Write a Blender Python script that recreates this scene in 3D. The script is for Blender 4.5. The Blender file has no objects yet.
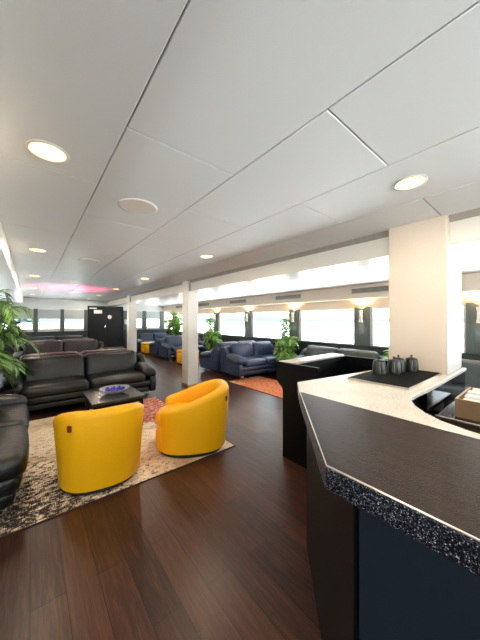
import bpy, bmesh, math, random
from mathutils import Vector, Matrix
random.seed(7)
PI = math.pi
SC = bpy.context.scene
COL = SC.collection
R = math.radians

# ------------------------------------------------------------------ materials
def new_mat(name):
    m = bpy.data.materials.new(name); m.use_nodes = True
    nt = m.node_tree; b = nt.nodes['Principled BSDF']
    return m, nt, b
def lin(c):
    return tuple(((x/255)/12.92 if x/255 <= .04045 else ((x/255+.055)/1.055)**2.4) for x in c) + (1,)
def node(nt, t, **kw):
    n = nt.nodes.new(t)
    for k, v in kw.items(): setattr(n, k, v)
    return n
def coords(nt, scale=(1,1,1), rot=(0,0,0), kind='Object'):
    tc = node(nt, 'ShaderNodeTexCoord'); mp = node(nt, 'ShaderNodeMapping')
    mp.inputs['Scale'].default_value = scale; mp.inputs['Rotation'].default_value = rot
    nt.links.new(tc.outputs[kind], mp.inputs[0]); return mp.outputs[0]
def noise(nt, vec, scale, detail=3, rough=.5, dist=0):
    n = node(nt, 'ShaderNodeTexNoise')
    n.inputs['Scale'].default_value = scale; n.inputs['Detail'].default_value = detail
    n.inputs['Roughness'].default_value = rough; n.inputs['Distortion'].default_value = dist
    if vec: nt.links.new(vec, n.inputs['Vector'])
    return n.outputs['Fac']
def ramp(nt, fac, stops, interp='LINEAR'):
    r = node(nt, 'ShaderNodeValToRGB'); cr = r.color_ramp; cr.interpolation = interp
    while len(cr.elements) < len(stops): cr.elements.new(.5)
    for e, (p, c) in zip(cr.elements, stops):
        e.position = p; e.color = c if len(c) == 4 else lin(c)
    nt.links.new(fac, r.inputs[0]); return r.outputs[0]
def mix(nt, fac, a, b, mode='MIX'):
    n = node(nt, 'ShaderNodeMix', data_type='RGBA', blend_type=mode)
    for sock, v in ((n.inputs[0], fac), (n.inputs[6], a), (n.inputs[7], b)):
        if hasattr(v, 'is_output'): nt.links.new(v, sock)
        else: sock.default_value = v
    return n.outputs[2]
def math_(nt, op, a, b=None):
    n = node(nt, 'ShaderNodeMath', operation=op)
    for i, v in enumerate((a, b)):
        if v is None: continue
        if hasattr(v, 'is_output'): nt.links.new(v, n.inputs[i])
        else: n.inputs[i].default_value = v
    return n.outputs[0]
def bump(nt, b, h, strength=.2, dist=.01):
    n = node(nt, 'ShaderNodeBump'); n.inputs['Strength'].default_value = strength
    n.inputs['Distance'].default_value = dist
    nt.links.new(h, n.inputs['Height']); nt.links.new(n.outputs[0], b.inputs['Normal'])
def plain(name, c, rough=.5, metal=0, nscale=None, nstr=.1, spec=.5, var=0):
    m, nt, b = new_mat(name)
    b.inputs['Base Color'].default_value = lin(c); b.inputs['Roughness'].default_value = rough
    b.inputs['Metallic'].default_value = metal; b.inputs['Specular IOR Level'].default_value = spec
    v = coords(nt)
    n = noise(nt, v, nscale or 20, 3)
    if nscale: bump(nt, b, n, nstr, .004)
    if var:
        a = lin(c); lo = tuple(x*(1-var) for x in a[:3])+(1,); hi = tuple(min(1, x*(1+var)) for x in a[:3])+(1,)
        nt.links.new(ramp(nt, n, [(.3, lo), (.7, hi)]), b.inputs['Base Color'])
    return m
def emit(name, c, s):
    m, nt, b = new_mat(name)
    b.inputs['Base Color'].default_value = lin(c)
    b.inputs['Emission Color'].default_value = lin(c); b.inputs['Emission Strength'].default_value = s
    return m

M = {}
M['ceiling'] = plain('ceiling_vinyl', (217,218,218), .42, 0, 260, .12, .35)
M['ceiling_gap'] = plain('ceiling_gap', (205,205,203), .8)
M['white'] = plain('white_paint', (216,210,200), .35, 0, 60, .04, .4)
M['cream'] = plain('cream_laminate', (212,196,178), .5, 0, 40, .03, .4)
M['grey_trim'] = plain('grey_trim', (150,143,134), .6)
M['wall'] = plain('wall_paint', (214,216,212), .5, 0, 50, .05)
M['dado'] = plain('black_dado', (40,44,44), .45, 0, 30, .05)
M['pilaster'] = plain('grey_pilaster', (82,92,92), .6, 0, 90, .2)
M['black'] = plain('black_laminate', (4,7,11), .45, 0, 40, .03, .2)
M['door'] = plain('black_door', (12,14,15), .4, 0, 40, .03, .3)
M['chrome'] = plain('chrome', (200,200,200), .15, 1)
M['steel'] = plain('brushed_steel', (190,184,174), .3, 1, 60, .05)
M['dark_metal'] = plain('dark_pewter', (74,74,72), .36, .85, 30, .05)
M['vent_dark'] = plain('vent_shadow', (60,60,60), .7)
M['vent_slat'] = plain('vent_slat', (190,184,172), .5)
M['gloss'] = plain('gloss_black', (10,12,18), .1)
M['navy'] = plain('navy_panel', (15,29,41), .42, 0, 120, .06)
M['yellow'] = plain('yellow_leather', (247,182,14), .45, 0, 220, .1, .35, .06)
M['blind'] = plain('roller_blind', (176,182,182), .8, 0, 200, .1)
M['pot'] = plain('plant_pot', (60,58,55), .5)
M['soil'] = plain('soil', (45,33,24), .95, 0, 60, .6)
M['paper'] = plain('paper', (240,238,232), .8)
M['tag'] = plain('brown_tab', (112,48,14), .5)
M['tan'] = plain('tan_steel', (176,146,112), .35, .5, 30, .05)
M['plinth'] = plain('dark_plinth', (28,24,22), .6)
M['stone_table'] = plain('grey_stone', (52,52,50), .2, 0, 18, .05, .5, .3)
M['lamp'] = emit('lamp_glow', (255,205,130), 3.6)
M['lamp2'] = emit('lamp_glow_wall', (255,226,180), 6)
M['pink'] = emit('added_pink_glow', (255,60,100), 4)
M['hill'] = plain('far_hills', (92,112,124), .9)
M['outside_deck'] = plain('outside_deck', (170,170,165), .8)

def leather(name, c1, c2, rough):
    m, nt, b = new_mat(name)
    v = coords(nt)
    n = noise(nt, v, 3, 4); n2 = noise(nt, v, 240, 2); n3 = noise(nt, v, 9, 4, .6, .8)
    nt.links.new(ramp(nt, n, [(.3, c1), (.7, c2)]), b.inputs['Base Color'])
    b.inputs['Roughness'].default_value = rough
    bump(nt, b, math_(nt, 'ADD', math_(nt, 'MULTIPLY', n2, .12), math_(nt, 'MULTIPLY', n3, 1.0)), .55, .012)
    return m
M['leather'] = leather('black_leather', (12,15,17), (21,24,26), .35)
M['leather_navy'] = leather('navy_leather', (32,42,68), (52,66,98), .36)

# floor planks along Y
m, nt, b = new_mat('dark_plank_floor'); M['floor'] = m
v = coords(nt, (1,1,1), (0,0,PI/2))
br = node(nt, 'ShaderNodeTexBrick'); nt.links.new(v, br.inputs['Vector'])
br.inputs['Scale'].default_value = 1; br.inputs['Brick Width'].default_value = 1.2
br.inputs['Row Height'].default_value = .15; br.inputs['Mortar Size'].default_value = .0022
br.inputs['Mortar Smooth'].default_value = .3; br.offset = .37
br.inputs['Color1'].default_value = (.25,.25,.25,1); br.inputs['Color2'].default_value = (.75,.75,.75,1)
br.inputs['Mortar'].default_value = (0,0,0,1)
g = noise(nt, coords(nt, (26,1.5,1)), 2.2, 6, .62, .4)
g2 = noise(nt, coords(nt, (90,5,1)), 2, 4, .6)
base = ramp(nt, g, [(.36, (20,9,6)), (.5, (56,30,20)), (.64, (112,68,48))])
base = mix(nt, .4, base, ramp(nt, g2, [(.38, (16,7,5)), (.62, (98,57,41))]))
base = mix(nt, .55, base, ramp(nt, br.outputs['Color'], [(.2, (28,14,9)), (.8, (92,54,39))]))
base = mix(nt, br.outputs['Fac'], base, lin((24,11,8)))
nt.links.new(base, b.inputs['Base Color'])
nt.links.new(ramp(nt, g2, [(.2, (.27,.27,.27,1)), (.8, (.42,.42,.42,1))]), b.inputs['Roughness']); b.inputs['Specular IOR Level'].default_value = .42
hh = math_(nt, 'SUBTRACT', math_(nt, 'MULTIPLY', g2, .3), br.outputs['Fac'])
bump(nt, b, hh, .25, .003)

# rugs: worn oriental pattern
def rug_mat(name, cream, brown, dark, red, red_at, red_r, dark_at, dark_r):
    m, nt, b = new_mat(name)
    v = coords(nt)
    a = noise(nt, v, 2.2, 5, .65, .6)
    f = noise(nt, coords(nt, (1,1.6,1)), 16, 4, .7, .3)
    w = noise(nt, coords(nt, (60,9,1)), 2.4, 3, .6)
    w2 = noise(nt, coords(nt, (9,60,1)), 2.4, 3, .6)
    def blob(at, r):
        tc = node(nt, 'ShaderNodeTexCoord')
        d = node(nt, 'ShaderNodeVectorMath', operation='DISTANCE'); nt.links.new(tc.outputs['Object'], d.inputs[0])
        d.inputs[1].default_value = (*at, 0)
        q = math_(nt, 'DIVIDE', d.outputs['Value'], r)
        return math_(nt, 'SUBTRACT', 1.0, q)
    fine = math_(nt, 'ADD', math_(nt, 'MULTIPLY', f, .55), math_(nt, 'ADD', math_(nt, 'MULTIPLY', w, .3), math_(nt, 'MULTIPLY', w2, .3)))
    lightc = mix(nt, ramp(nt, a, [(.47,(0,0,0,1)),(.68,(1,1,1,1))]), lin(cream), lin(brown))
    c = mix(nt, ramp(nt, fine, [(.575,(0,0,0,1)),(.66,(.75,.75,.75,1))]), lightc, lin(brown))
    dk = math_(nt, 'ADD', fine, math_(nt, 'MULTIPLY', math_(nt, 'MAXIMUM', blob(dark_at, dark_r), -1.0), .13))
    c = mix(nt, ramp(nt, dk, [(.60,(0,0,0,1)),(.67,(1,1,1,1))]), c, lin(dark))
    rd = math_(nt, 'ADD', a, math_(nt, 'MULTIPLY', math_(nt, 'MAXIMUM', blob(red_at, red_r), -1.0), .42))
    rm = math_(nt, 'MULTIPLY', ramp(nt, rd, [(.5,(0,0,0,1)),(.58,(1,1,1,1))]), ramp(nt, f, [(.34,(.1,.1,.1,1)),(.56,(1,1,1,1))]))
    c = mix(nt, rm, c, lin(red))
    nt.links.new(c, b.inputs['Base Color']); b.inputs['Roughness'].default_value = .95
    bump(nt, b, noise(nt, v, 300, 2), .4, .004)
    return m
M['rug'] = rug_mat('worn_rug', (250,232,204), (196,166,130), (44,34,27), (182,44,40), (3.0,1.75), .75, (1.1,.1), 1.1)
M['rug2'] = rug_mat('orange_rug', (238,184,136), (204,122,72), (116,70,50), (208,98,52), (.4,1.6), 1.4, (1.8,.2), .8)
M['rug_edge'] = plain('rug_binding', (60,44,36), .9)

# counters
m, nt, b = new_mat('light_quartz'); M['quartz'] = m
v = coords(nt)
n = noise(nt, v, 130, 3, .7); n2 = noise(nt, v, 5, 3)
c = ramp(nt, n, [(.35, (168,160,150)), (.5, (220,214,204)), (.68, (244,241,235))])
c = mix(nt, .25, c, ramp(nt, n2, [(.3, (196,184,166)), (.7, (240,236,228))]))
nt.links.new(c, b.inputs['Base Color']); b.inputs['Roughness'].default_value = .22
m, nt, b = new_mat('black_speckled_terrazzo'); M['terrazzo'] = m
v = coords(nt)
vo = node(nt, 'ShaderNodeTexVoronoi'); vo.inputs['Scale'].default_value = 560; nt.links.new(v, vo.inputs['Vector'])
c = ramp(nt, vo.outputs['Color'], [(.0, (12,16,26)), (.60, (24,28,38)), (.72, (80,84,96)), (.85, (186,188,196))], 'CONSTANT')
nt.links.new(c, b.inputs['Base Color']); b.inputs['Roughness'].default_value = .25
m, nt, b = new_mat('dark_brown_bar_top'); M['bar_top'] = m
v = coords(nt)
g = noise(nt, coords(nt, (14,2,1)), 4, 4, .6)
ck = node(nt, 'ShaderNodeTexVoronoi'); ck.inputs['Scale'].default_value = 240; nt.links.new(v, ck.inputs['Vector'])
nt.links.new(ramp(nt, g, [(.3, (24,13,9)), (.7, (50,31,23))]), b.inputs['Base Color'])
b.inputs['Roughness'].default_value = .36; b.inputs['Specular IOR Level'].default_value = .13
bump(nt, b, ck.outputs['Distance'], .5, .002)
m, nt, b = new_mat('ribbed_black_mat'); M['mat'] = m
b.inputs['Base Color'].default_value = lin((9,9,9)); b.inputs['Roughness'].default_value = .7; b.inputs['Specular IOR Level'].default_value = .12
vo = node(nt, 'ShaderNodeTexVoronoi'); vo.inputs['Scale'].default_value = 110; nt.links.new(coords(nt), vo.inputs['Vector'])
bump(nt, b, vo.outputs['Distance'], .5, .004)
# clear glass
m, nt, b = new_mat('window_glass'); M['glass'] = m
nt.nodes.remove(b); out = nt.nodes['Material Output']
tr = node(nt, 'ShaderNodeBsdfTransparent'); gl = node(nt, 'ShaderNodeBsdfGlossy'); gl.inputs['Roughness'].default_value = .02
mx = node(nt, 'ShaderNodeMixShader'); mx.inputs[0].default_value = .05
tr.inputs[0].default_value = (.94,.97,.97,1)
nt.links.new(tr.outputs[0], mx.inputs[1]); nt.links.new(gl.outputs[0], mx.inputs[2]); nt.links.new(mx.outputs[0], out.inputs[0])
m, nt, b = new_mat('bowl_glass'); M['bowl'] = m
b.inputs['Base Color'].default_value = (.8,.85,.95,1); b.inputs['Roughness'].default_value = .08
b.inputs['Transmission Weight'].default_value = .6; b.inputs['Alpha'].default_value = .6
M['violet'] = plain('violet_glass_pebbles', (58,44,170), .2, 0, 60, .5, .6, .4)
def leafmat(name, a, c2):
    m, nt, b = new_mat(name)
    oi = node(nt, 'ShaderNodeNewGeometry')
    nt.links.new(ramp(nt, oi.outputs['Random Per Island'], [(0, a), (1, c2)]), b.inputs['Base Color'])
    b.inputs['Roughness'].default_value = .45
    nt.links.new
    return m
M['palm'] = leafmat('palm_leaf', (30,66,26), (128,172,84))
M['leaf'] = leafmat('plant_leaf', (50,96,34), (150,190,90))
M['stem'] = plain('plant_stem', (96,110,60), .6)
M['wood'] = plain('branch_bark', (90,78,62), .8)
m, nt, b = new_mat('sea_water'); M['sea'] = m
nt.links.new(ramp(nt, noise(nt, coords(nt, (.02,.02,1)), 3, 4), [(.3, (178,196,206)), (.7, (206,220,226))]), b.inputs['Base Color'])
b.inputs['Roughness'].default_value = .35

# ------------------------------------------------------------------ geometry helpers
def link(name, bm, mat, parent=None, smooth=True, loc=None, bevel=None, angle=40):
    me = bpy.data.meshes.new(name)
    bmesh.ops.recalc_face_normals(bm, faces=bm.faces)
    bm.to_mesh(me); bm.free()
    for p in me.polygons: p.use_smooth = smooth
    mats = mat if isinstance(mat, (list, tuple)) else [mat]
    for x in mats: me.materials.append(x)
    o = bpy.data.objects.new(name, me); COL.objects.link(o)
    if parent: o.parent = parent
    if loc: o.location = loc
    if bevel:
        md = o.modifiers.new('bevel', 'BEVEL'); md.width = bevel; md.segments = 2; md.limit_method = 'ANGLE'
    if smooth:
        try: me.set_sharp_from_angle(angle=R(angle))
        except Exception: pass
    return o
def box(bm, x0, x1, y0, y1, z0, z1, mi=0):
    r = bmesh.ops.create_cube(bm, size=1)
    for v in r['verts']:
        v.co = Vector((x0+(v.co.x+.5)*(x1-x0), y0+(v.co.y+.5)*(y1-y0), z0+(v.co.z+.5)*(z1-z0)))
    for f in {f for v in r['verts'] for f in v.link_faces}: f.material_index = mi
    return r['verts']
def B(name, x0, x1, y0, y1, z0, z1, mat, parent=None, bevel=.003):
    bm = bmesh.new(); box(bm, x0, x1, y0, y1, z0, z1)
    return link(name, bm, mat, parent, smooth=False, bevel=bevel)
def prism(bm, pts, z0, z1, axis='z'):
    def P(p, t):
        if axis == 'z': return (p[0], p[1], t)
        if axis == 'x': return (t, p[0], p[1])
        return (p[0], t, p[1])
    a = [bm.verts.new(P(p, z0)) for p in pts]; c = [bm.verts.new(P(p, z1)) for p in pts]
    bm.faces.new(a[::-1]); bm.faces.new(c)
    n = len(pts)
    for i in range(n): bm.faces.new((a[i], a[(i+1)%n], c[(i+1)%n], c[i]))
def cushion(bm, w, d, h, r, loc=(0,0,0), rot=(0,0,0), puff=(0,0,0), n=9, bow=0):
    """rounded box w x d x h centred at loc; puff = outward swell in x, y, z"""
    tb = bmesh.new(); bmesh.ops.create_cube(tb, size=2)
    bmesh.ops.subdivide_edges(tb, edges=list(tb.edges), cuts=n, use_grid_fill=True)
    tb.verts.index_update(); nv = [bm.verts.new(v.co) for v in tb.verts]
    for f_ in tb.faces: bm.faces.new([nv[v.index] for v in f_.verts])
    tb.free(); vs = nv
    mt = Matrix.Translation(loc) @ (Matrix.Rotation(rot[2],4,'Z') @ Matrix.Rotation(rot[1],4,'Y') @ Matrix.Rotation(rot[0],4,'X'))
    H = Vector((w/2, d/2, h/2))
    for v in vs:
        c = v.co.copy()
        # push samples towards the edges so the rounding is well resolved
        e = Vector([math.copysign(abs(t)**.75, t) for t in c])
        p = Vector([e[i]*H[i] for i in range(3)])
        rr = [min(r, H[i]*.98) for i in range(3)]
        inner = Vector([max(-(H[i]-rr[i]), min(H[i]-rr[i], p[i])) for i in range(3)])
        dlt = p-inner
        k = Vector([dlt[i]/rr[i] for i in range(3)])
        L = k.length; mxk = max(abs(t) for t in k)
        if L > 1e-6 and mxk > 0:
            k = k*(mxk/L)
            p = inner+Vector([k[i]*rr[i] for i in range(3)])
        u = [1-min(1, abs(e[i]))**2 for i in range(3)]
        p.x += puff[0]*e.x*u[1]*u[2]; p.y += puff[1]*e.y*u[0]*u[2]; p.z += puff[2]*e.z*u[0]*u[1]
        v.co = mt @ p
def tube(bm, pts, rad, seg=8, cap=True):
    pts = [Vector(p) for p in pts]; rings = []
    for i, p in enumerate(pts):
        t = (pts[min(i+1, len(pts)-1)]-pts[max(i-1, 0)]).normalized()
        a = t.orthogonal().normalized() if i == 0 else (a-t*a.dot(t)).normalized()
        b_ = t.cross(a); rr = rad[i] if isinstance(rad, (list, tuple)) else rad
        rings.append([bm.verts.new(p+(a*math.cos(2*PI*k/seg)+b_*math.sin(2*PI*k/seg))*rr) for k in range(seg)])
    for i in range(len(rings)-1):
        for k in range(seg):
            bm.faces.new((rings[i][k], rings[i][(k+1)%seg], rings[i+1][(k+1)%seg], rings[i+1][k]))
    if cap:
        bm.faces.new(rings[0][::-1]); bm.faces.new(rings[-1])
def lathe(bm, prof, seg=24, loc=(0,0,0), sx=1, sy=1, pw=2.0):
    rings = []
    for r, z in prof:
        ring = []
        for k in range(seg):
            a = 2*PI*k/seg; c, s = math.cos(a), math.sin(a)
            f = (abs(c)**pw+abs(s)**pw)**(-1/pw)
            ring.append(bm.verts.new((loc[0]+r*c*f*sx, loc[1]+r*s*f*sy, loc[2]+z)))
        rings.append(ring)
    for i in range(len(rings)-1):
        for k in range(seg):
            bm.faces.new((rings[i][k], rings[i][(k+1)%seg], rings[i+1][(k+1)%seg], rings[i+1][k]))
    bm.faces.new(rings[0][::-1]); bm.faces.new(rings[-1])
def tag(o, label, cat, group=None, kind=None):
    o['label'] = label; o['category'] = cat
    if group: o['group'] = group
    if kind: o['kind'] = kind
    return o
def empty(name, loc=(0,0,0), rz=0):
    o = bpy.data.objects.new(name, None); COL.objects.link(o); o.location = loc; o.rotation_euler = (0,0,rz)
    o.empty_display_size = .2
    return o
def struct(o):
    o['kind'] = 'structure'; return o
def copy_tree(o, parent=None):
    c = o.copy(); COL.objects.link(c)
    if parent: c.parent = parent
    for ch in list(o.children): copy_tree(ch, c)
    return c

# ------------------------------------------------------------------ dimensions (metres)
CZ = 2.29          # main ceiling
WZ = 2.16          # wing ceiling
BZ = 2.066         # underside of the beams
XR, XL = 5.6, -3.1 # outer walls
Y0, Y1 = -2.6, 12.5

# floor
struct(B('floor', XL-.1, XR+.1, Y0-.1, Y1+.1, -.06, 0, M['floor'], bevel=None))

# main ceiling of panels
def ceiling_panels(name, cols, ya, yb, z, L, offs, mat):
    bm = bmesh.new()
    g = .003
    for ci in range(len(cols)-1):
        xa, xb = cols[ci], cols[ci+1]
        y = ya - L + (offs[ci % len(offs)] - ya) % L
        while y < yb:
            a, c = max(y, ya), min(y+L, yb)
            if c-a > .02:
                vs = box(bm, xa+g, xb-g, a+g, c-g, z, z+.012)
                bmesh.ops.bevel(bm, geom=list({e for v in vs for e in v.link_edges if min(e.verts[0].co.z, e.verts[1].co.z) < z+.001 and abs(e.verts[0].co.z-e.verts[1].co.z) < 1e-5}),
                                offset=.003, segments=1, affect='EDGES')
            y += L
    box(bm, cols[0], cols[-1], ya, yb, z+.012, z+.05, 1)
    return struct(link(name, bm, [mat, M['ceiling_gap']], smooth=False))
ceiling_panels('ceiling', [-.19, .325, .92, 1.512, 2.10, 2.70], Y0, Y1, CZ, 1.21, [.585, 1.18, .573, 1.165, .577], M['ceiling'])
ceiling_panels('ceiling.001', [2.9, 3.5, 4.1, 4.7, 5.22], Y0, Y1, WZ, 1.21, [.4, 1.0], M['ceiling'])
ceiling_panels('ceiling.002', [-3.0, -2.4, -1.8, -1.2, -.6, -.45], Y0, Y1, WZ, 1.21, [.4, 1.0], M['ceiling'])

# beams
bm = bmesh.new(); box(bm, 2.65, 2.93, Y0, Y1, BZ, CZ+.05); struct(link('trim_1', bm, M['white'], smooth=False, bevel=.006))
bm = bmesh.new(); prism(bm, [(2.65, CZ), (2.65, CZ-.045), (2.60, CZ-.001)], Y0, Y1, 'y'); struct(link('trim_2', bm, M['grey_trim'], smooth=False))
bm = bmesh.new(); box(bm, -.47, -.19, Y0, Y1, BZ+.0, CZ+.05); struct(link('trim_3', bm, M['white'], smooth=False, bevel=.006))

# bulkhead above the right-hand windows with a lit ledge, and its twin on the left
for s, nm in ((1, 'trim_4'), (-1, 'trim_5')):
    bm = bmesh.new()
    if s > 0:
        box(bm, 5.2, XR, Y0, Y1, 1.905, WZ+.05); box(bm, 5.17, 5.22, Y0, Y1, 1.885, 1.915)
    else:
        box(bm, XL, XL+.4, Y0, Y1, 1.905, WZ+.05); box(bm, XL+.38, XL+.43, Y0, Y1, 1.885, 1.915)
    struct(link(nm, bm, M['cream'] if s > 0 else M['wall'], smooth=False, bevel=.004))

# outer walls with window openings
PIL = [-1.1, .75, 2.63, 4.48, 6.38, 8.26, 10.15, 12.0]
PW = .175
def side_wall(name, x0, x1, matw):
    bm = bmesh.new()
    box(bm, x0, x1, Y0, Y1, 0, .88); box(bm, x0, x1, Y0, Y1, 1.72, 2.2)
    for y in PIL: box(bm, x0, x1, y-PW, y+PW, .88, 1.72)
    return struct(link(name, bm, matw, smooth=False))
side_wall('wall_right', XR, XR+.12, M['cream'])
side_wall('wall_left', XL-.12, XL, M['wall'])
wn = 0
def window(y0, y1, x, z0, z1, sgn, along='y', fixed=None):
    """frame + pane in a wall; along = axis the window runs along"""
    global wn; wn += 1
    root = struct(empty('window_%d' % wn, ((x, (y0+y1)/2, z0) if along == 'y' else ((y0+y1)/2, x, z0))))
    h = z1-z0; w = (y1-y0)/2; t = .035
    bm = bmesh.new()
    for a, b_, c, d in ((-w, w, 0, t), (-w, w, h-t, h), (-w, -w+t, t, h-t), (w-t, w, t, h-t)):
        if along == 'y': box(bm, .02*sgn-.02, .02*sgn+.03, a, b_, c, d)
        else: box(bm, a, b_, .02*sgn-.02, .02*sgn+.03, c, d)
    f = link('window_frame', bm, M['white'], root, smooth=False)
    bm = bmesh.new()
    if along == 'y': box(bm, .06*sgn-.003, .06*sgn+.003, -w, w, 0, h)
    else: box(bm, -w, w, .06*sgn-.003, .06*sgn+.003, 0, h)
    link('pane', bm, M['glass'], root, smooth=False)
    return root
for i in range(len(PIL)-1):
    window(PIL[i]+PW, PIL[i+1]-PW, XR, .88, 1.72, 1)
for i in range(len(PIL)-1):
    wd = window(PIL[i]+PW, PIL[i+1]-PW, XL, .88, 1.72, -1); ww = (PIL[i+1]-PIL[i])/2-PW-.01
    bm = bmesh.new(); box(bm, .012, .018, -ww, ww, .30, .835); tube(bm, [(.015, -ww, .30), (.015, ww, .30)], .012); link('roller_blind', bm, M['blind'], wd, smooth=False)  # unseen blinds, added to cut the daylight from the left
# dado ledge and pilaster facings on the right and left walls
for x0, x1, nm in ((XR-.06, XR-.001, 'trim_6'), (XL+.001, XL+.06, 'trim_7')):
    bm = bmesh.new(); box(bm, x0, x1, Y0, Y1, .0, .90); struct(link(nm, bm, M['dado'], smooth=False, bevel=.01))
k = 8
for y in PIL:
    for x0, x1 in ((XR-.05, XR-.001), (XL+.001, XL+.05)):
        bm = bmesh.new(); box(bm, x0, x1, y-PW, y+PW, .905, 1.73)
        for j in range(1, 6):
            yy = y-PW+j*2*PW/6
            box(bm, min(x0, x1)-.002, max(x0, x1)+.002, yy-.006, yy+.006, .91, 1.725)
        struct(link('trim_%d' % k, bm, M['pilaster'], smooth=False, bevel=.004)); k += 1

# end wall with windows, blinds, dark pilasters
EP = [(-3.1,-3.0), (-2.3,-2.17), (-1.45,-1.32), (-.6,-.47), (.1,.23), (.94,1.06), (1.76,1.9), (3.3,3.48), (4.17,4.35), (5.03,5.24)]
def end_wall(name, ya, yb, sgn, yi):
    global k
    bm = bmesh.new()
    box(bm, XL, XR, ya, yb, 0, 1.08); box(bm, XL, XR, ya, yb, 1.86, CZ+.05)
    box(bm, 1.9, 3.3, ya, yb, 1.08, 1.86)
    for a, c in EP: box(bm, a, c, ya, yb, 1.08, 1.86)
    box(bm, 5.24, XR, ya, yb, 1.08, 1.86)
    struct(link(name, bm, M['wall'], smooth=False))
    for i in range(len(EP)-1):
        a, c = EP[i][1], EP[i+1][0]
        if a > 1.85 and a < 3: continue
        w = window(a, c, yi, 1.08, 1.86, sgn, 'x')
        bm = bmesh.new(); ww = (c-a)/2
        box(bm, -ww+.01, ww-.01, -.02*sgn-.004, -.02*sgn+.004, .42, .775)
        tube(bm, [(-ww+.01, -.02*sgn, .42), (ww-.01, -.02*sgn, .42)], .01)
        link('roller_blind', bm, M['blind'], w, smooth=False)
    for a, c in EP[1:]:
        bm = bmesh.new(); box(bm, a, c, yi-.04 if sgn > 0 else yi, yi if sgn > 0 else yi+.04, 1.0, 1.88)
        struct(link('trim_%d' % k, bm, M['pilaster'], smooth=False, bevel=.004)); k += 1
end_wall('wall_far', Y1, Y1+.12, 1, Y1)
bm = bmesh.new()
box(bm, XL, XR, Y0-.12, Y0, 0, 1.0); box(bm, XL, XR, Y0-.12, Y0, 1.75, CZ+.05)
GX = [XL, -1.7, -.3, 1.2, 2.7, 4.1, XR]
for x in GX: box(bm, max(XL, x-.06), min(XR, x+.06), Y0-.12, Y0, 1.0, 1.75)
struct(link('wall_near', bm, M['wall'], smooth=False))
for a, c in zip(GX, GX[1:]): window(a+.06, c-.06, Y0, 1.0, 1.75, -1, 'x')  # unseen windows, put in to bring light onto the near ceiling
for ya, yb in ((Y1-.05, Y1-.001),):
    for xa, xb in (((XL+.06, 1.9), (3.3, XR-.06)) if ya > 0 else ((XL+.06, XR-.06),)):
        bm = bmesh.new(); box(bm, xa, xb, ya, yb, 0, 1.0)
        struct(link('trim_%d' % k, bm, M['dado'], smooth=False)); k += 1

# double door on a raised sill
d = struct(empty('door_1', (2.585, Y1-.03, 0)))
bm = bmesh.new(); box(bm, -.70, .70, -.03, .03, 0, .24); link('door_sill', bm, M['black'], d, smooth=False)
bm = bmesh.new(); box(bm, -.70, .70, -.07, -.02, .215, .245); link('threshold', bm, M['steel'], d, smooth=False)
for s in (-1, 1):
    bm = bmesh.new(); box(bm, min(.004*s, .65*s), max(.004*s, .65*s), -.045, .0, .245, 2.0)
    lf = link('door_leaf', bm, M['door'], d, smooth=False, bevel=.004)
bm = bmesh.new()
for a, c, e, f in ((-.70, -.655, .24, 2.05), (.655, .70, .24, 2.05), (-.70, .70, 2.005, 2.05)): box(bm, a, c, -.05, .03, e, f)
link('door_frame', bm, M['black'], d, smooth=False)
bm = bmesh.new(); tube(bm, [(-.05, -.07, 1.12), (-.05, -.07, 1.22)], .018); box(bm, -.07, -.03, -.07, -.045, 1.13, 1.21)
link('door_handle', bm, M['chrome'], d, smooth=False)
def notice(x0, x1, z0, z1, label, round_=False, lines=3):
    bm = bmesh.new()
    if round_:
        r = (x1-x0)/2; prism(bm, [((x0+x1)/2+r*math.cos(t*PI/12), (z0+z1)/2+r*1.1*math.sin(t*PI/12)) for t in range(24)], Y1-.084, Y1-.078, 'y')
    else: box(bm, x0, x1, Y1-.084, Y1-.078, z0, z1)
    o = link('door_sign', bm, M['paper'], smooth=False)
    return tag(o, label, 'sign')
notice(1.94, 2.22, 1.925, 1.97, 'narrow white strip sign at the top edge of the black double door')
notice(2.11, 2.42, 1.73, 1.88, 'white rectangular notice high on the left leaf of the black door')
notice(2.64, 2.80, 1.48, 1.68, 'small round white sign on the right leaf of the black door', True)
# bulkhead over the door + dark post with white call box
o = tag(B('wall_phone', 3.34, 3.46, Y1-.12, Y1-.045, 1.25, 1.47, M['white']), 'white telephone box on the dark post right of the black door', 'phone')

# columns
def column(name, x0, x1, y0, y1, z1):
    struct(B(name, x0, x1, y0, y1, 0, z1, M['white'], bevel=.005))
    
column('trim_60', 2.60, 2.845, 4.925, 5.20, CZ-.001)
column('trim_61', 2.60, 2.845, 9.10, 9.38, CZ-.001)
bm = bmesh.new(); prism(bm, [(2.55,0), (3.03,0), (3.03,BZ-.001), (2.648,BZ-.001), (2.648,CZ-.001), (2.55,CZ-.001)], .54, .965, 'y')
struct(link('trim_62', bm, M['cream'], smooth=False, bevel=.004))
struct(B('trim_63', 2.552, 3.025, .533, .5395, 1.02, BZ-.005, M['white']))
for y in (4.91, 9.085):
    struct(B('trim_%d' % (64 if y < 5 else 65), 2.615, 2.649, y, y+.013, BZ, CZ-.05, M['grey_trim'], bevel=None))
# skirting round the columns
for i, (y0, y1) in enumerate(((4.925, 5.20), (9.10, 9.38))):
    struct(B('baseboard_%d' % (i+1), 2.592, 2.853, y0-.008, y1+.008, 0, .07, M['tan']))

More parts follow.
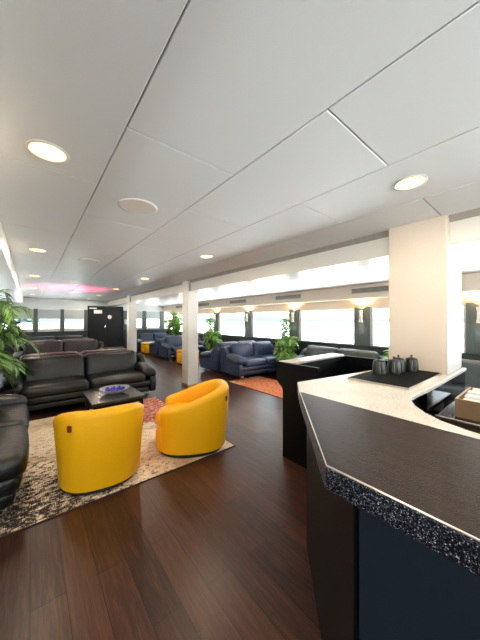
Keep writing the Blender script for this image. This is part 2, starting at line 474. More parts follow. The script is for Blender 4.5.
# ------------------------------------------------------------------ ceiling fittings
def light(name, kind, loc, power, color, size=.1, rot=(0,0,0), spot=None, blend=.5, parent=None):
    l = bpy.data.lights.new(name, kind); l.energy = power; l.color = color
    if kind == 'AREA': l.shape = 'DISK'; l.size = size
    else: l.shadow_soft_size = size
    if kind == 'SPOT': l.spot_size = spot; l.spot_blend = blend
    o = bpy.data.objects.new(name, l); COL.objects.link(o); o.location = loc; o.rotation_euler = rot
    if parent: o.parent = parent
    return o
WARM = (1, .84, .64)
def downlight():
    r = empty('downlight')
    bm = bmesh.new()
    lathe(bm, [(.074, .0), (.090, .0), (.091, -.003), (.087, -.006), (.078, -.007), (.074, -.003)], 32)
    link('bezel', bm, M['white'], r)
    bm = bmesh.new(); lathe(bm, [(.0735, -.001), (.0735, -.003), (.01, -.004)], 32); link('diffuser', bm, M['lamp'], r)
    light('lamp', 'AREA', (0,0,-.015), 7, WARM, .11, parent=r)
    return r
DL = [('right', 1.80, y) for y in (.56, 2.90, 5.25, 7.50, 9.75, 11.7)] + [('left', .07, y) for y in (1.60, 3.92, 6.25, 8.55, 10.8)] + [('right', 1.8, -1.77), ('left', .07, -.72)]
right_l = ['nearest downlight, glowing warm in the ceiling panel beside the cream pillar', 'second downlight from the pillar, in the ceiling row by the right beam',
 'third downlight from the pillar in the row along the right beam', 'fourth downlight from the pillar, small, in the row by the right beam',
 'fifth downlight from the pillar, near the far black door', 'farthest downlight of the right row, just before the end wall']
left_l = ['large warm downlight at the upper left of the photo', 'second downlight of the left ceiling row, near the left beam', 'third downlight of the left ceiling row, beside the pink glow',
 'fourth downlight of the left row, above the palm', 'farthest downlight of the left row, before the end windows']
dl0 = None
for i, (sd, x, y) in enumerate(DL):
    if i > 10: # behind the viewpoint, lights the room there
        o = copy_tree(dl0)
        lab = 'downlight in the ceiling behind the viewpoint, ' + ('right row' if sd == 'right' else 'left row')
    else:
        o = downlight() if dl0 is None else copy_tree(dl0)
        lab = right_l[i] if sd == 'right' else left_l[i-6]
    dl0 = dl0 or o
    o.location = (x, y, CZ); tag(o, lab, 'light', 'recessed ceiling downlights')
sp0 = None
for x, y, lab in ((.62, 1.95, 'large round white ceiling speaker, the nearest of the row'), (.65, 4.18, 'second round white ceiling speaker from the viewpoint'), (.66, 6.4, 'third, small and distant, round white ceiling speaker')):
    if sp0 is None:
        sp0 = empty('ceiling_speaker'); o = sp0
        bm = bmesh.new(); lathe(bm, [(.118, 0), (.136, 0), (.137, -.005), (.131, -.010), (.120, -.010)], 40); link('bezel', bm, M['white'], o)
        bm = bmesh.new(); lathe(bm, [(.1185, -.001), (.1185, -.007), (.06, -.009), (.005, -.0095)], 40); link('grille', bm, plain('speaker_grille', (250,250,248), .6), o)
    else: o = copy_tree(sp0)
    o.location = (x, y, CZ); tag(o, lab, 'speaker', 'round ceiling speakers')

# air vents in the right bulkhead
vl = ['air vent in the bulkhead right above the wall sofa, nearest to the cream pillar', 'second air vent from the cream pillar, above the navy sofa corner', 'third air vent from the cream pillar, above the window bay',
      'fourth air vent, seen just right of the near white column', 'farthest air vent on the bulkhead, beyond the near column']
v0 = None
for y, lab in zip((2.26, 4.40, 6.48, 8.6, 10.6), vl):
    if v0 is None:
        v0 = o = empty('air_vent')
        bm = bmesh.new()
        for a in ((-.43, .43, -.055, -.045), (-.43, .43, .045, .055), (-.43, -.42, -.045, .045), (.42, .43, -.045, .045)):
            box(bm, -.012, 0, *a)
        link('frame', bm, M['vent_slat'], o, smooth=False)
        bm = bmesh.new(); box(bm, -.004, 0, -.42, .42, -.045, .045); link('backing', bm, M['vent_dark'], o, smooth=False)
        for j in range(4):
            bm = bmesh.new(); z = -.030+j*.02; prism(bm, [(-.011, z-.004), (-.005, z+.002), (-.004, z-.001), (-.010, z-.007)], -.42, .42, 'y')
            link('slat', bm, M['vent_slat'], o, smooth=False)
    else: o = copy_tree(v0)
    o.location = (5.199, y, 2.045); tag(o, lab, 'vent', 'air vents on the window bulkhead')

# sconces on the right pilasters
sl = ['up and down wall light on the pilaster right of the cream pillar', 'up and down wall light on the pilaster behind the wall sofa', 'up and down wall light on the pilaster behind the leafy plant', 'up and down wall light on the pilaster above the navy sofa',
      'up and down wall light on the pilaster just right of the near column', 'farthest up and down wall light, near the end windows']
s0 = None
for y, lab in zip(PIL[1:7], sl):
    if s0 is None:
        s0 = o = empty('wall_light')
        bm = bmesh.new(); lathe(bm, [(.028, -.05), (.032, -.045), (.032, .045), (.028, .05)], 20, (-.05, 0, 0)); box(bm, -.03, -.001, -.02, .02, -.03, .03); link('bracket', bm, M['white'], o)
        for s in (-1, 1):
            bm = bmesh.new(); lathe(bm, [(.026, 0), (.04, s*.05), (.042, s*.08), (.036, s*.08)], 20, (-.05, 0, s*.045)); link('lamp_shade', bm, M['white'], o)
            bm = bmesh.new(); lathe(bm, [(.034, s*.002), (.034, s*.006)], 20, (-.05, 0, s*.12)); link('bulb', bm, M['lamp2'], o)
        light('lamp', 'SPOT', (-.06, 0, .135), 60, (1, .68, .32), .03, (R(180), 0, 0), R(130), .8, o)
        light('lamp', 'SPOT', (-.06, 0, -.135), 2.5, (1, .95, .85), .02, (0, 0, 0), R(80), .6, o)
    else: o = copy_tree(s0)
    o.location = (XR-.051, y, 1.53); tag(o, lab, 'light', 'wall lights on the window pilasters')

# ------------------------------------------------------------------ sofas
def sofa(w=2.0, mat=None, arms=(True, True), d=.92):
    r = empty('sofa'); hw = w/2; aw = .20; f = -d/2; bk = d/2
    xa = -hw+(aw if arms[0] else .01); xb = hw-(aw if arms[1] else .01)
    bm = bmesh.new()
    cushion(bm, w-.10, d-.12, .12, .045, (0, .0, .15), puff=(0,.015,.01)); cushion(bm, w-.06, d-.06, .13, .05, (0, -.005, .26), puff=(0,.015,.01))
    link('base', bm, mat, r, angle=80)
    n = 2; cw = (xb-xa)/n
    for i in range(n):
        cx = xa+cw*(i+.5)
        bm = bmesh.new(); cushion(bm, cw-.008, .68, .17, .07, (cx, f+.34, .375), puff=(0,.015,.022), n=11); link('seat_cushion', bm, mat, r, angle=80)
        bm = bmesh.new()
        cushion(bm, cw-.006, .21, .47, .07, (cx, bk-.26, .59), (R(-14),0,0), puff=(.005,.03,.01), n=11)
        link('back_cushion', bm, mat, r, angle=80)
    bm = bmesh.new(); cushion(bm, w-.20, .16, .64, .06, (0, bk-.10, .42), (R(-5),0,0)); link('back_panel', bm, mat, r, angle=80)
    for s, on in ((-1, arms[0]), (1, arms[1])):
        if not on: continue
        bm = bmesh.new()
        prof = [(f+.04,.09), (f+.0,.22), (f+.02,.36), (f+.10,.44), (f+.28,.46), (f+.44,.50), (f+.56,.56), (f+.66,.66), (f+.75,.73), (f+.84,.73), (bk-.01,.64), (bk,.40), (bk-.03,.09)]
        x0, x1 = sorted((s*(hw-.13), s*(hw-.01)))
        prism(bm, prof, x0, x1, 'x')
        link('side_panel', bm, mat, r, bevel=.03, angle=60)
        bm = bmesh.new(); cushion(bm, .27, .60, .15, .07, (s*(hw-.12), f+.31, .475), (R(8), s*R(10), 0), puff=(0,.01,.025), n=9); link('arm_pad', bm, mat, r, angle=80)
    for sx in (-1, 1):
        for y in (f+.10, bk-.12):
            bm = bmesh.new(); box(bm, sx*(hw-.16)-.03, sx*(hw-.16)+.03, y-.012, y+.012, .0, .1)
            link('leg', bm, M['chrome'], r, smooth=False, bevel=.004)
    return r
blk = sofa(2.23, M['leather'])
nvy = sofa(1.75, M['leather_navy'])
def place(proto, x, y, rz, label, group, first=[]):
    if proto in first: o = copy_tree(proto)
    else: o = proto; first.append(proto)
    o.location = (x, y, 0); o.rotation_euler = (0,0,R(rz)); tag(o, label, 'sofa', group); return o
G1, G2 = 'black leather sofas on the left side', 'navy leather sofas by the right-hand windows'
place(blk, .775, 5.27, 0, 'black leather two seat sofa facing the coffee table, beside the palm', G1)
place(blk, .775, 6.25, 180, 'black leather sofa standing back to back behind the first sofa', G1)
place(blk, .775, 9.15, 0, 'black leather sofa further back, facing the viewpoint in the second seating row', G1)
place(blk, .775, 10.13, 180, 'black leather sofa facing the far windows, behind the second row', G1)
place(blk, .775, 11.9, 0, 'dark sofa against the end wall, under the far left windows', G1)
ns = sofa(1.85, M['leather'], (False, True))
ns.location = (-.48, 3.33, .008); ns.rotation_euler = (0,0,R(90)); tag(ns, 'black leather sofa cut off at the left edge, on the cream rug', 'sofa', G1)
o = place(nvy, 4.70, 5.05, -5, 'navy leather two seat sofa on the orange rug, nearest behind the white column', G2); o.location.z = .008
place(nvy, 4.66, 6.04, 180, 'navy leather sofa back to back with the nearest navy sofa', G2)
place(nvy, 4.62, 9.05, 0, 'navy leather sofa further off, facing the nearer yellow ottoman', G2)
place(nvy, 4.62, 10.02, 180, 'navy leather sofa behind the distant navy one, facing the far windows', G2)
place(nvy, 4.55, 11.95, 0, 'navy leather sofa against the end wall, beyond the farthest yellow ottoman', G2)
M['leather_grey'] = leather('grey_leather', (62,68,68), (84,90,90), .33)
w4 = sofa(2.06, M['leather_grey'])
w4.location = (5.07, 3.02, 0); w4.rotation_euler = (0,0,R(-90)); tag(w4, 'dark grey leather sofa along the window wall, seen above the black partition', 'sofa', 'grey leather sofas along the window wall')
o = copy_tree(w4); o.location = (5.07, .55, 0); tag(o, 'dark grey leather sofa along the window wall, right of the cream pillar', 'sofa', 'grey leather sofas along the window wall')

# ------------------------------------------------------------------ tub chairs
def tub_chair():
    r = empty('tub_chair')
    def plan(th, rad):   # th measured from the back (-Y)
        c, s = math.cos(th), math.sin(th)
        f = (abs(c)**2.5+abs(s)**2.5)**(-1/2.5)
        return Vector((s*f*rad*.955, -c*f*rad*1.10))
    T = R(142); N = 56; bm = bmesh.new(); rings = []
    for i in range(N+1):
        t = -1+2*i/N
        t = math.copysign(1-(1-abs(t))**1.25, t)
        th = t*T
        a = abs(th)
        s_ = min(1, max(0, (a-R(25))/(T-R(25)))); s_ = s_*s_*(3-2*s_)
        h = .705-.20*s_
        endk = min(1, (T-a)/R(11)); ek = math.sqrt(max(0.0, 1-(1-endk)**2))
        thick = .105*(.25+.75*ek); h = h-.05*(1-ek)
        prof = []
        def off(z):  # outer radius narrows towards the floor
            return .345+.045*min(1, z/.6)
        mid = .052
        for z in (.05, .16, .30, .42): prof.append((off(z)-mid+thick/2, z))
        rr = thick/2
        for q in range(9):
            an = PI*q/8
            prof.append((off(h)-mid+rr*math.cos(an), h-rr+rr*math.sin(an)))
        for z in (.42, .28, .05): prof.append((off(z)-mid-thick/2, min(z, h-rr)))
        rings.append([bm.verts.new((*plan(th, p[0]), p[1])) for p in prof])
    for i in range(N):
        for j in range(len(rings[0])):
            j2 = (j+1) % len(rings[0])
            bm.faces.new((rings[i][j], rings[i+1][j], rings[i+1][j2], rings[i][j2]))
    bm.faces.new(rings[0]); bm.faces.new(rings[-1][::-1])
    shell = link('backrest', bm, M['yellow'], r, angle=75)
    for th in (R(-62), R(62)):   # upright seams on the shell
        bm = bmesh.new(); tube(bm, [(*plan(th, .345+.045*min(1, z/.6)+.0005), z) for z in (.06,.2,.35,.5,.60)], .0028, 6); link('seam', bm, M['yellow'], shell)
    bm = bmesh.new()
    lathe(bm, [(.26,.05), (.318,.055), (.322,.2), (.30,.27)], 40, (0,.05,0), .95, 1.08, 2.6); link('base', bm, M['yellow'], r)
    bm = bmesh.new()
    lathe(bm, [(.20,.27), (.29,.28), (.31,.32), (.31,.37), (.28,.41), (.18,.43), (.02,.436)], 40, (0,.06,0), .86, 1.1, 2.6); link('seat_cushion', bm, M['yellow'], r)
    bm = bmesh.new(); lathe(bm, [(.29,0), (.31,.005), (.31,.05)], 36, (0,0,0), .98, 1.14, 2.4); link('plinth', bm, M['plinth'], r)
    th = R(-35); p = plan(th, .396)
    bm = bmesh.new(); cushion(bm, .035, .012, .055, .006, (p.x, p.y, .585), (0,0,th), n=3); link('pull_tab', bm, M['tag'], r)
    return r
tc = tub_chair()
tc.location = (.53, 2.74, .008); tc.rotation_euler = (0,0,R(80-90)); tag(tc, 'yellow leather tub chair, the left one, its back turned to the viewpoint', 'chair', 'yellow tub chairs on the cream rug')
o = copy_tree(tc); o.location = (1.455, 2.665, .008); o.rotation_euler = (0,0,R(150-90)); tag(o, 'yellow leather tub chair, the right one, near the white column', 'chair', 'yellow tub chairs on the cream rug')

# ottomans
ot = empty('ottoman')
bm = bmesh.new(); cushion(bm, .56, .56, .36, .06, (0,0,.22), puff=(.01,.01,0)); link('body', bm, M['yellow'], ot, angle=80)
bm = bmesh.new(); cushion(bm, .57, .57, .10, .045, (0,0,.43), puff=(0,0,.02)); link('seat_cushion', bm, M['yellow'], ot, angle=80)
bm = bmesh.new(); box(bm, -.25, .25, -.25, .25, 0, .05); link('plinth', bm, M['plinth'], ot, smooth=False)
ot.location = (4.0, 7.6, 0); tag(ot, 'yellow cube ottoman behind the nearer white column', 'ottoman', 'yellow ottomans')
for x, y, lab in ((4.0, 11.1, 'farthest yellow cube ottoman, near the end wall windows'),):
    o = copy_tree(ot); o.location = (x, y, 0); tag(o, lab, 'ottoman', 'yellow ottomans')

# ------------------------------------------------------------------ rugs
def rug(name, x0, x1, y0, y1, mat, lab):
    r = empty(name, (x0, y0, 0))
    bm = bmesh.new(); box(bm, .012, x1-x0-.012, .012, y1-y0-.012, .0005, .008); link('pile', bm, mat, r, smooth=False)
    bm = bmesh.new(); W, D = x1-x0, y1-y0
    for a in ((0, W, 0, .012), (0, W, D-.012, D), (0, .012, .012, D-.012), (W-.012, W, .012, D-.012)): box(bm, *a, .0005, .0075)
    link('binding', bm, M['rug_edge'], r, smooth=False)
    return tag(r, lab, 'rug')
rug('rug', -1.3, 1.83, 2.32, 4.75, M['rug'], 'worn cream rug with dark brown and red patches under the yellow tub chairs')
rug('rug', 3.6, 4.58, 2.0, 4.86, M['rug2'], 'orange patterned rug in front of the navy sofa')

# ------------------------------------------------------------------ coffee table with bowl
ct = empty('coffee_table', (.90, 3.86, .008), R(0))
bm = bmesh.new(); cushion(bm, .64, .64, .035, .006, (0,0,.402), n=3); link('tabletop', bm, M['stone_table'], ct, smooth=False)
for sx in (-1, 1):
    for sy in (-1, 1):
        bm = bmesh.new(); box(bm, sx*.28-.02, sx*.28+.02, sy*.28-.02, sy*.28+.02, 0, .385); link('leg', bm, M['black'], ct, smooth=False, bevel=.003)
bm = bmesh.new()
for a in ((-.26,.26,-.295,-.265), (-.26,.26,.265,.295), (-.295,-.265,-.26,.26), (.265,.295,-.26,.26)): box(bm, *a, .34, .384)
link('apron', bm, M['black'], ct, smooth=False)
tag(ct, 'low square grey topped coffee table between the yellow chairs and black sofa', 'table')
bo = empty('glass_bowl', (.92, 3.90, .4285))
bm = bmesh.new(); lathe(bm, [(.06,.0), (.075,.003), (.12,.02), (.17,.05), (.195,.072), (.190,.073), (.165,.055), (.115,.027), (.02,.012)], 36); link('bowl', bm, M['bowl'], bo)
bm = bmesh.new()
for i in range(60):
    a, q = random.uniform(0, 2*PI), math.sqrt(random.random())*.125
    bmesh.ops.create_icosphere(bm, subdivisions=1, radius=random.uniform(.012,.02), matrix=Matrix.Translation((q*math.cos(a), q*math.sin(a), .032+q*.22)))
pb = link('glass_pebbles', bm, M['violet'], bo); pb['kind'] = 'stuff'
tag(bo, 'shallow glass bowl holding violet blue pebbles on the coffee table', 'bowl')

# ------------------------------------------------------------------ plants
def frond(bm, base, az, reach, rise, droop, nleaf, ll, width, mi=0):
    pts = []; n = 12
    for i in range(n+1):
        t = i/n; rr = reach*t
        pts.append(Vector((base[0]+math.cos(az)*rr, base[1]+math.sin(az)*rr, base[2]+rise*math.sin(min(t*1.15, 1.4)*PI/2*.95)-droop*t*t*t)))
    tube(bm, pts, [.007*(1-.8*i/n) for i in range(n+1)], 4, False)
    for i in range(nleaf):
        t = .22+.78*i/nleaf; f = t*n; j = min(int(f), n-1); p = pts[j].lerp(pts[j+1], f-j); tg = (pts[j+1]-pts[j]).normalized()
        side = tg.cross(Vector((0,0,1))).normalized(); L = ll*(.55+.9*math.sin(PI*min(1, t*.95)))*random.uniform(.85,1.1)
        for s in (-1, 1):
            dr = (side*s*.85+tg*.75+Vector((0,0,random.uniform(-.05,.3)))).normalized()
            nrm = dr.cross(tg).normalized(); wv = dr.cross(nrm).normalized()*width
            m1 = p+dr*L*.45; e = p+dr*L+Vector((0,0,-L*.42))
            m1 = m1+Vector((0,0,-L*.06))
            a = bm.verts.new(p); b1 = bm.verts.new(m1+wv); b2 = bm.verts.new(m1-wv); c = bm.verts.new(e)
            bm.faces.new((a, b1, c, b2))
def pot(root, r, h, mat=None):
    bm = bmesh.new(); lathe(bm, [(r*.75,0), (r*.8,.01), (r,h-.02), (r*1.05,h-.015), (r*1.05,h), (r*.92,h), (r*.9,h-.03), (.01,h-.03)], 28); p = link('pot', bm, mat or M['pot'], root)
    bm = bmesh.new(); lathe(bm, [(r*.88,h-.028), (r*.5,h-.018), (.01,h-.015)], 20); link('soil', bm, M['soil'], p)
pl = empty('palm', (-.68, 4.80, 0)); pot(pl, .17, .32)
bm = bmesh.new()
for i in range(9):
    a = i*2.4; tube(bm, [(.05*math.cos(a), .05*math.sin(a), .28), (.08*math.cos(a), .08*math.sin(a), .6), (.12*math.cos(a), .12*math.sin(a), .85)], [.014,.011,.007], 6)
link('stem', bm, M['stem'], pl)
bm = bmesh.new()
for i in range(88):
    a = i*2.39996; u = (i+.5)/88
    z0 = .35+.5*random.random()
    frond(bm, (.08*math.cos(a), .08*math.sin(a), z0), a, .32+.42*random.random(), .25+1.15*(1-u)+.1*random.random(), .2+.35*random.random(), 26, .18, .014)
link('foliage', bm, M['palm'], pl, smooth=False)
tag(pl, 'bushy green areca palm in the corner between the two nearest black sofas', 'plant')

def leafy(loc, h, spread, nst, label, fern=False, seed=1):
    random.seed(seed)
    r = empty('potted_plant', loc); pot(r, .15, .34)
    bm = bmesh.new(); bs = bmesh.new()
    if fern:
        for i in range(nst):
            a = i*2.39996; frond(bm, (.04*math.cos(a), .04*math.sin(a), .33), a, spread*random.uniform(.6,1), h*random.uniform(.45,1)-.3, .15*random.random()+.1, 20, .13, .014)
    else:
        for i in range(nst):
            a = i*2.39996; top = Vector((spread*.55*math.cos(a)*random.random(), spread*.55*math.sin(a)*random.random(), h*random.uniform(.75,1)))
            pts = [Vector((.02*math.cos(a), .02*math.sin(a), .3)).lerp(top, t)+Vector((.03*math.sin(3*t+i), .03*math.cos(2*t+i), 0)) for t in (0,.25,.5,.75,1)]
            tube(bs, pts, [.012,.010,.008,.006,.003], 5)
            for q in range(54):
                t = .3+.7*random.random(); p = Vector((0,0,.3)).lerp(top, t)
                dr = Vector((random.uniform(-1,1), random.uniform(-1,1), random.uniform(-.4,.8))).normalized()
                p = p+dr*random.random()*spread*.55*(.5+.5*t); L = random.uniform(.07,.13)*(1.5 if nst > 10 else 1); wv = dr.cross(Vector((random.random(), random.random(), 1))).normalized()*L*.28
                a_, b1, c, b2 = [bm.verts.new(x) for x in (p, p+dr*L*.5+wv, p+dr*L+Vector((0,0,-L*.2)), p+dr*L*.5-wv)]
                bm.faces.new((a_, b1, c, b2))
        
    if len(bs.verts): link('stem', bs, M['wood'], r)
    else: bs.free()
    link('foliage', bm, M['leaf'], r, smooth=False)
    tag(r, label, 'plant')
leafy((5.10, 4.38, 0), 1.1, .30, 40, 'feathery green fern in a pot between the navy sofa and the wall sofa', True, 3)
leafy((5.34, 4.60, 0), 1.72, .14, 6, 'tall thin leafy plant against the pilaster behind the fern', False, 4)
leafy((5.06, 7.75, 0), 1.2, .32, 36, 'bushy fern behind the nearest navy sofas, by the column', True, 5)
leafy((5.30, 8.25, 0), 1.78, .18, 8, 'tall leafy plant climbing the pilaster just right of the near column', False, 6)
leafy((5.2, 11.15, 0), 1.8, .5, 14, 'dense tall potted tree in the far right corner by the end windows', False, 8)
leafy((5.20, 1.81, 0), 1.0, .20, 26, 'small bright green plant showing just left of the cream pillar', True, 9)

# ------------------------------------------------------------------ bar
bar = empty('bar_counter', (0,0,0)); TZ = 1.015; SZ = TZ-.07
body = [(.72,-2.4), (.72,.35), (1.37,.985), (1.50,1.04), (2.30,.93), (2.54,.93), (2.54,.56), (1.95,.56), (1.72,.56), (1.53,.47), (1.43,.40), (1.34,.30), (1.30,.15), (1.28,-.05), (1.27,-2.4)]
bm = bmesh.new(); prism(bm, body, .0, SZ); link('body', bm, M['black'], bar, smooth=False)
# facing panels (navy), long front and chamfer
bm = bmesh.new()
ys = [-2.4, -1.45, -.55, .345]
for a, c in zip(ys, ys[1:]): box(bm, .705, .7195, a+.002, c-.002, .09, SZ-.001)
link('front_panel', bm, M['navy'], bar, smooth=False, bevel=.002)
bm = bmesh.new()
n_ = Vector((-.698,.716)); p0, p1 = Vector((.72,.35)), Vector((1.37,.985))
prism(bm, [tuple(p0+n_*.0005+(p1-p0)*.004), tuple(p0+n_*.014+(p1-p0)*.004), tuple(p1+n_*.014), tuple(p1+n_*.0005)], .0, SZ-.001); link('end_panel', bm, M['black'], bar, smooth=False)
bm = bmesh.new(); box(bm, .708, .7195, -2.4, .34, 0, .088); link('kick_board', bm, M['black'], bar, smooth=False)
inner = [(3.06,.505), (1.95,.505), (1.80,.515), (1.68,.512), (1.60,.49), (1.52,.45), (1.44,.385), (1.38,.31), (1.34,.22), (1.315,.10), (1.305,-.1), (1.30,-2.4)]
bm = bmesh.new(); prism(bm, [(.683,-2.4), (.683,.434), (1.27,.986), (1.27,-2.4)], SZ, TZ-.003); link('slab', bm, M['terrazzo'], bar, smooth=False, bevel=.003)
bm = bmesh.new(); prism(bm, [(.692,-2.4), (.692,.430), (1.27,.974), (1.27,-2.4)], TZ-.003, TZ); link('bar_top', bm, M['bar_top'], bar, smooth=False)
bm = bmesh.new()
tube(bm, [(.688,-2.4,TZ-.001), (.688,.432,TZ-.001), (1.27,.980,TZ-.001)], .0028, 6); link('edge_trim', bm, M['steel'], bar)
bm = bmesh.new(); prism(bm, [(1.2705,-2.4), (1.2705,.986), (1.45,1.14), (2.31,1.0), (2.546,.967), (2.546,.532), (3.06,.532)]+inner, TZ-.025, TZ); link('worktop', bm, M['quartz'], bar, smooth=False, bevel=.003)
bm = bmesh.new(); prism(bm, [(1.2705,.50), (1.2705,.984), (1.449,1.137), (2.309,.998), (2.545,.965), (2.545,.625), (1.70,.625)], SZ, TZ-.0255); link('slab', bm, M['quartz'], bar, smooth=False, bevel=.003)
bm = bmesh.new(); prism(bm, [(1.272,-2.4), (1.272,.49), (1.70,.615), (2.54,.615), (2.54,.56), (1.95,.56), (1.72,.56), (1.56,.47), (1.46,.40), (1.37,.30), (1.33,.15), (1.30,-.05), (1.29,-2.4)], SZ, TZ-.0255); link('top_support', bm, M['black'], bar, smooth=False)
# glossy black lining of the service well
bm = bmesh.new(); box(bm, 1.95, 3.05, .512, .53, .45, TZ-.026); link('well_lining', bm, M['gloss'], bar, smooth=False)
tag(bar, 'dark bar counter with speckled edge and light stone worktop in the foreground', 'bar counter')
# stainless work table in the well
wt = empty('steel_bench', (2.0, -1.2, 0))
bm = bmesh.new(); box(bm, .0, .72, 0, 1.68, .815, .84); link('tabletop', bm, M['gloss'], wt, smooth=False, bevel=.004)
bm = bmesh.new(); box(bm, -.02, -.001, 0, 1.68, .82, .85); link('edge_rail', bm, M['steel'], wt, smooth=False, bevel=.004)
bm = bmesh.new(); box(bm, .0, .012, 0, 1.68, .60, .814); link('apron', bm, M['tan'], wt, smooth=False)
bm = bmesh.new(); box(bm, .012, .70, .02, 1.66, .20, .22); link('shelf', bm, M['steel'], wt, smooth=False)
for x in (.03, .69):
    for y in (.04, 1.64):
        bm = bmesh.new(); tube(bm, [(x, y, 0), (x, y, .814)], .018, 10); link('leg', bm, M['steel'], wt)
tag(wt, 'stainless steel work table inside the bar, right of the curved cut', 'table')
bx = empty('drip_box', (2.30, .20, .8405))
bm = bmesh.new()
for a in ((-.22,.22,-.20,-.188), (-.22,.22,.188,.20), (-.22,-.208,-.188,.188), (.208,.22,-.188,.188)): box(bm, *a, 0, .115)
box(bm, -.208, .208, -.188, .188, 0, .01); link('body', bm, M['tan'], bx, smooth=False, bevel=.002)
bm = bmesh.new()
for i in range(5): box(bm, -.19+i*.08, -.13+i*.08, -.17, .17, .03+.01*(i % 2), .035+.012*(i % 3)+.07)
link('contents', bm, M['paper'], bx, smooth=False)
tag(bx, 'tan open box holding white papers on the steel table at the right edge', 'box')
# folded cloth and tools hung on the black lining are too small to read; black mat with jugs
bt = empty('serving_mat', (0,0,TZ+.0005))
bm = bmesh.new(); box(bm, 1.82, 2.535, .575, .965, 0, .014); link('surface', bm, M['mat'], bt, smooth=False, bevel=.004)
bm = bmesh.new()
for a in ((1.812,2.54,.567,.574), (1.812,1.819,.574,.965)): box(bm, *a, 0, .012)
link('rim', bm, M['steel'], bt, smooth=False)
tag(bt, 'flat black rectangular serving mat on the light stone worktop by the pillar', 'mat')
jl = ['dark pewter lidded jug, leftmost on the black mat', 'dark pewter lidded jug, second from the left on the black mat', 'dark pewter lidded jug, third from the left, tucked behind', 'dark pewter lidded jug nearest the cream pillar']
j0 = None
for (x, y), lab in zip(((2.11,.865), (2.22,.80), (2.335,.81), (2.43,.745)), jl):
    if j0 is None:
        j0 = o = empty('jug')
        bm = bmesh.new(); lathe(bm, [(.042,0), (.049,.004), (.050,.02), (.046,.07), (.042,.098), (.034,.098), (.033,.094), (.01,.094)], 28); link('body', bm, M['dark_metal'], o)
        bm = bmesh.new(); lathe(bm, [(.041,.0985), (.042,.102), (.03,.108), (.012,.112), (.003,.113)], 28); ld = link('lid', bm, M['dark_metal'], o)
        bm = bmesh.new(); lathe(bm, [(.004,.112), (.005,.118), (.009,.123), (.009,.129), (.004,.133)], 14); link('knob', bm, M['dark_metal'], ld)
        bm = bmesh.new(); tube(bm, [(-.043,0,.088), (-.060,0,.086), (-.067,0,.06), (-.062,0,.032), (-.047,0,.026)], .004, 8); link('handle', bm, M['dark_metal'], o)
    else: o = copy_tree(j0)
    o.location = (x, y, TZ+.0155); o.rotation_euler = (0,0,R(40)); tag(o, lab, 'jug', 'pewter jugs on the black mat')

# black partition round the stair, beyond the bar
st = empty('stair_partition', (2.08, 1.4, 0))
bm = bmesh.new()
prism(bm, [(.0,.0), (.0,1.0), (.51,1.0), (.52,.98), (.52,.83), (.50,.78), (.44,.73), (.43,.70), (.43,.0)], 0, .04, 'x')
link('end_panel', bm, M['black'], st, smooth=False, bevel=.004)
bm = bmesh.new(); box(bm, .041, 1.20, .36, .42, 0, .975); link('side_panel', bm, M['black'], st, smooth=False)
bm = bmesh.new(); box(bm, .041, 1.10, .34, .52, .976, 1.0); link('cap', bm, M['quartz'], st, smooth=False, bevel=.004)
bm = bmesh.new(); box(bm, 1.16, 1.20, -.55, .359, 0, .975); link('rear_panel', bm, M['black'], st, smooth=False)
tag(st, 'black waist high partition standing just beyond the bar end', 'partition')

# added unseen pink lamp behind the first pair of sofas, for the ceiling tint
up = empty('added_pink_light', (.85, 8.1, 0))
bm = bmesh.new(); lathe(bm, [(.07,0), (.07,.05), (.06,.11), (.05,.11), (.05,.09), (.01,.09)], 24); link('body', bm, M['black'], up)
bm = bmesh.new(); lathe(bm, [(.048,.092), (.048,.098), (.01,.10)], 24); link('diffuser', bm, M['pink'], up)
light('lamp', 'SPOT', (0,0,.12), 330, (1,.08,.22), .04, (R(180),0,0), R(58), 1.0, up)
tag(up, 'added pink light, unseen behind the black sofas, tinting the ceiling', 'light')

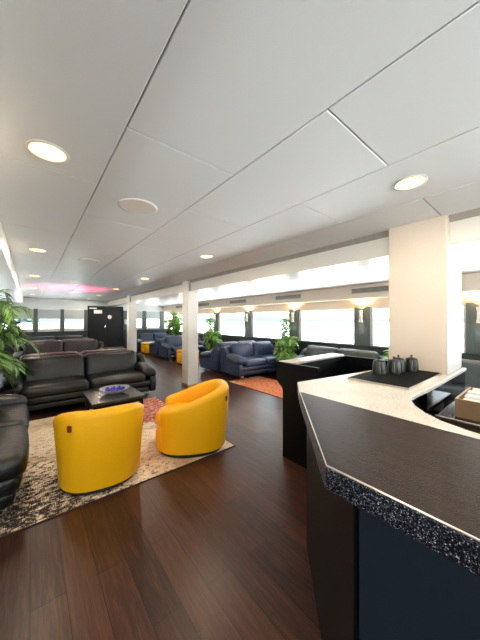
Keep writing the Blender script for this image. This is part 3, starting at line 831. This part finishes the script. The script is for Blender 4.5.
# ------------------------------------------------------------------ outside
bm = bmesh.new(); N = 180; pr = []
random.seed(11)
ring_i, ring_o = [], []
for i in range(N):
    a = 2*PI*i/N; h = -4+10+5*math.sin(i*.31)+3*math.sin(i*.83+1)+1.5*math.sin(i*1.9)
    q = 700
    b0 = bm.verts.new((q*math.cos(a), q*math.sin(a), -4)); t0 = bm.verts.new(((q+60)*math.cos(a), (q+60)*math.sin(a), max(-1, h))); c0 = bm.verts.new(((q+150)*math.cos(a), (q+150)*math.sin(a), -4))
    pr.append((b0, t0, c0))
for i in range(N):
    A, C_ = pr[i], pr[(i+1) % N]
    bm.faces.new((A[0], C_[0], C_[1], A[1])); bm.faces.new((A[1], C_[1], C_[2], A[2])); bm.faces.new((A[2], C_[2], C_[0], A[0]))
hl = link('hills', bm, M['hill']); tag(hl, 'low hazy hills along the horizon outside the windows', 'hills'); hl['kind'] = 'structure'

# world: bright hazy sky
w = bpy.data.worlds.new('sky'); SC.world = w; w.use_nodes = True
nt = w.node_tree; bg = nt.nodes['Background']
tc_ = node(nt, 'ShaderNodeTexCoord'); sx = node(nt, 'ShaderNodeSeparateXYZ'); nt.links.new(tc_.outputs['Generated'], sx.inputs[0])
nt.links.new(ramp(nt, math_(nt, 'ADD', math_(nt, 'MULTIPLY', sx.outputs['Z'], .5), .5), [(0, (1,.99,.96,1)), (.485, (.95,.97,.98,1)), (.5, (.36,.37,.38,1)), (.62, (.32,.35,.38,1)), (1, (.22,.29,.38,1))]), bg.inputs[0])
bg.inputs[1].default_value = 14.5

# camera
cam = bpy.data.cameras.new('camera'); co = bpy.data.objects.new('camera', cam); COL.objects.link(co)
cam.sensor_fit = 'HORIZONTAL'; cam.sensor_width = 36; cam.lens = 257/480*36; cam.clip_start = .02; cam.clip_end = 3000
co.location = (0,0,1.45); co.rotation_euler = (R(90),0,-R(39.25)); SC.camera = co

vs = SC.view_settings; vs.view_transform = 'Standard'; vs.look = 'None'; vs.gamma = 1; vs.use_curve_mapping = False; vs.exposure = .62
cy = SC.cycles
cy.use_denoising = True; cy.max_bounces = 10; cy.diffuse_bounces = 6; cy.glossy_bounces = 4; cy.transparent_max_bounces = 12
cy.sample_clamp_indirect = 8; cy.caustics_reflective = False; cy.caustics_refractive = False
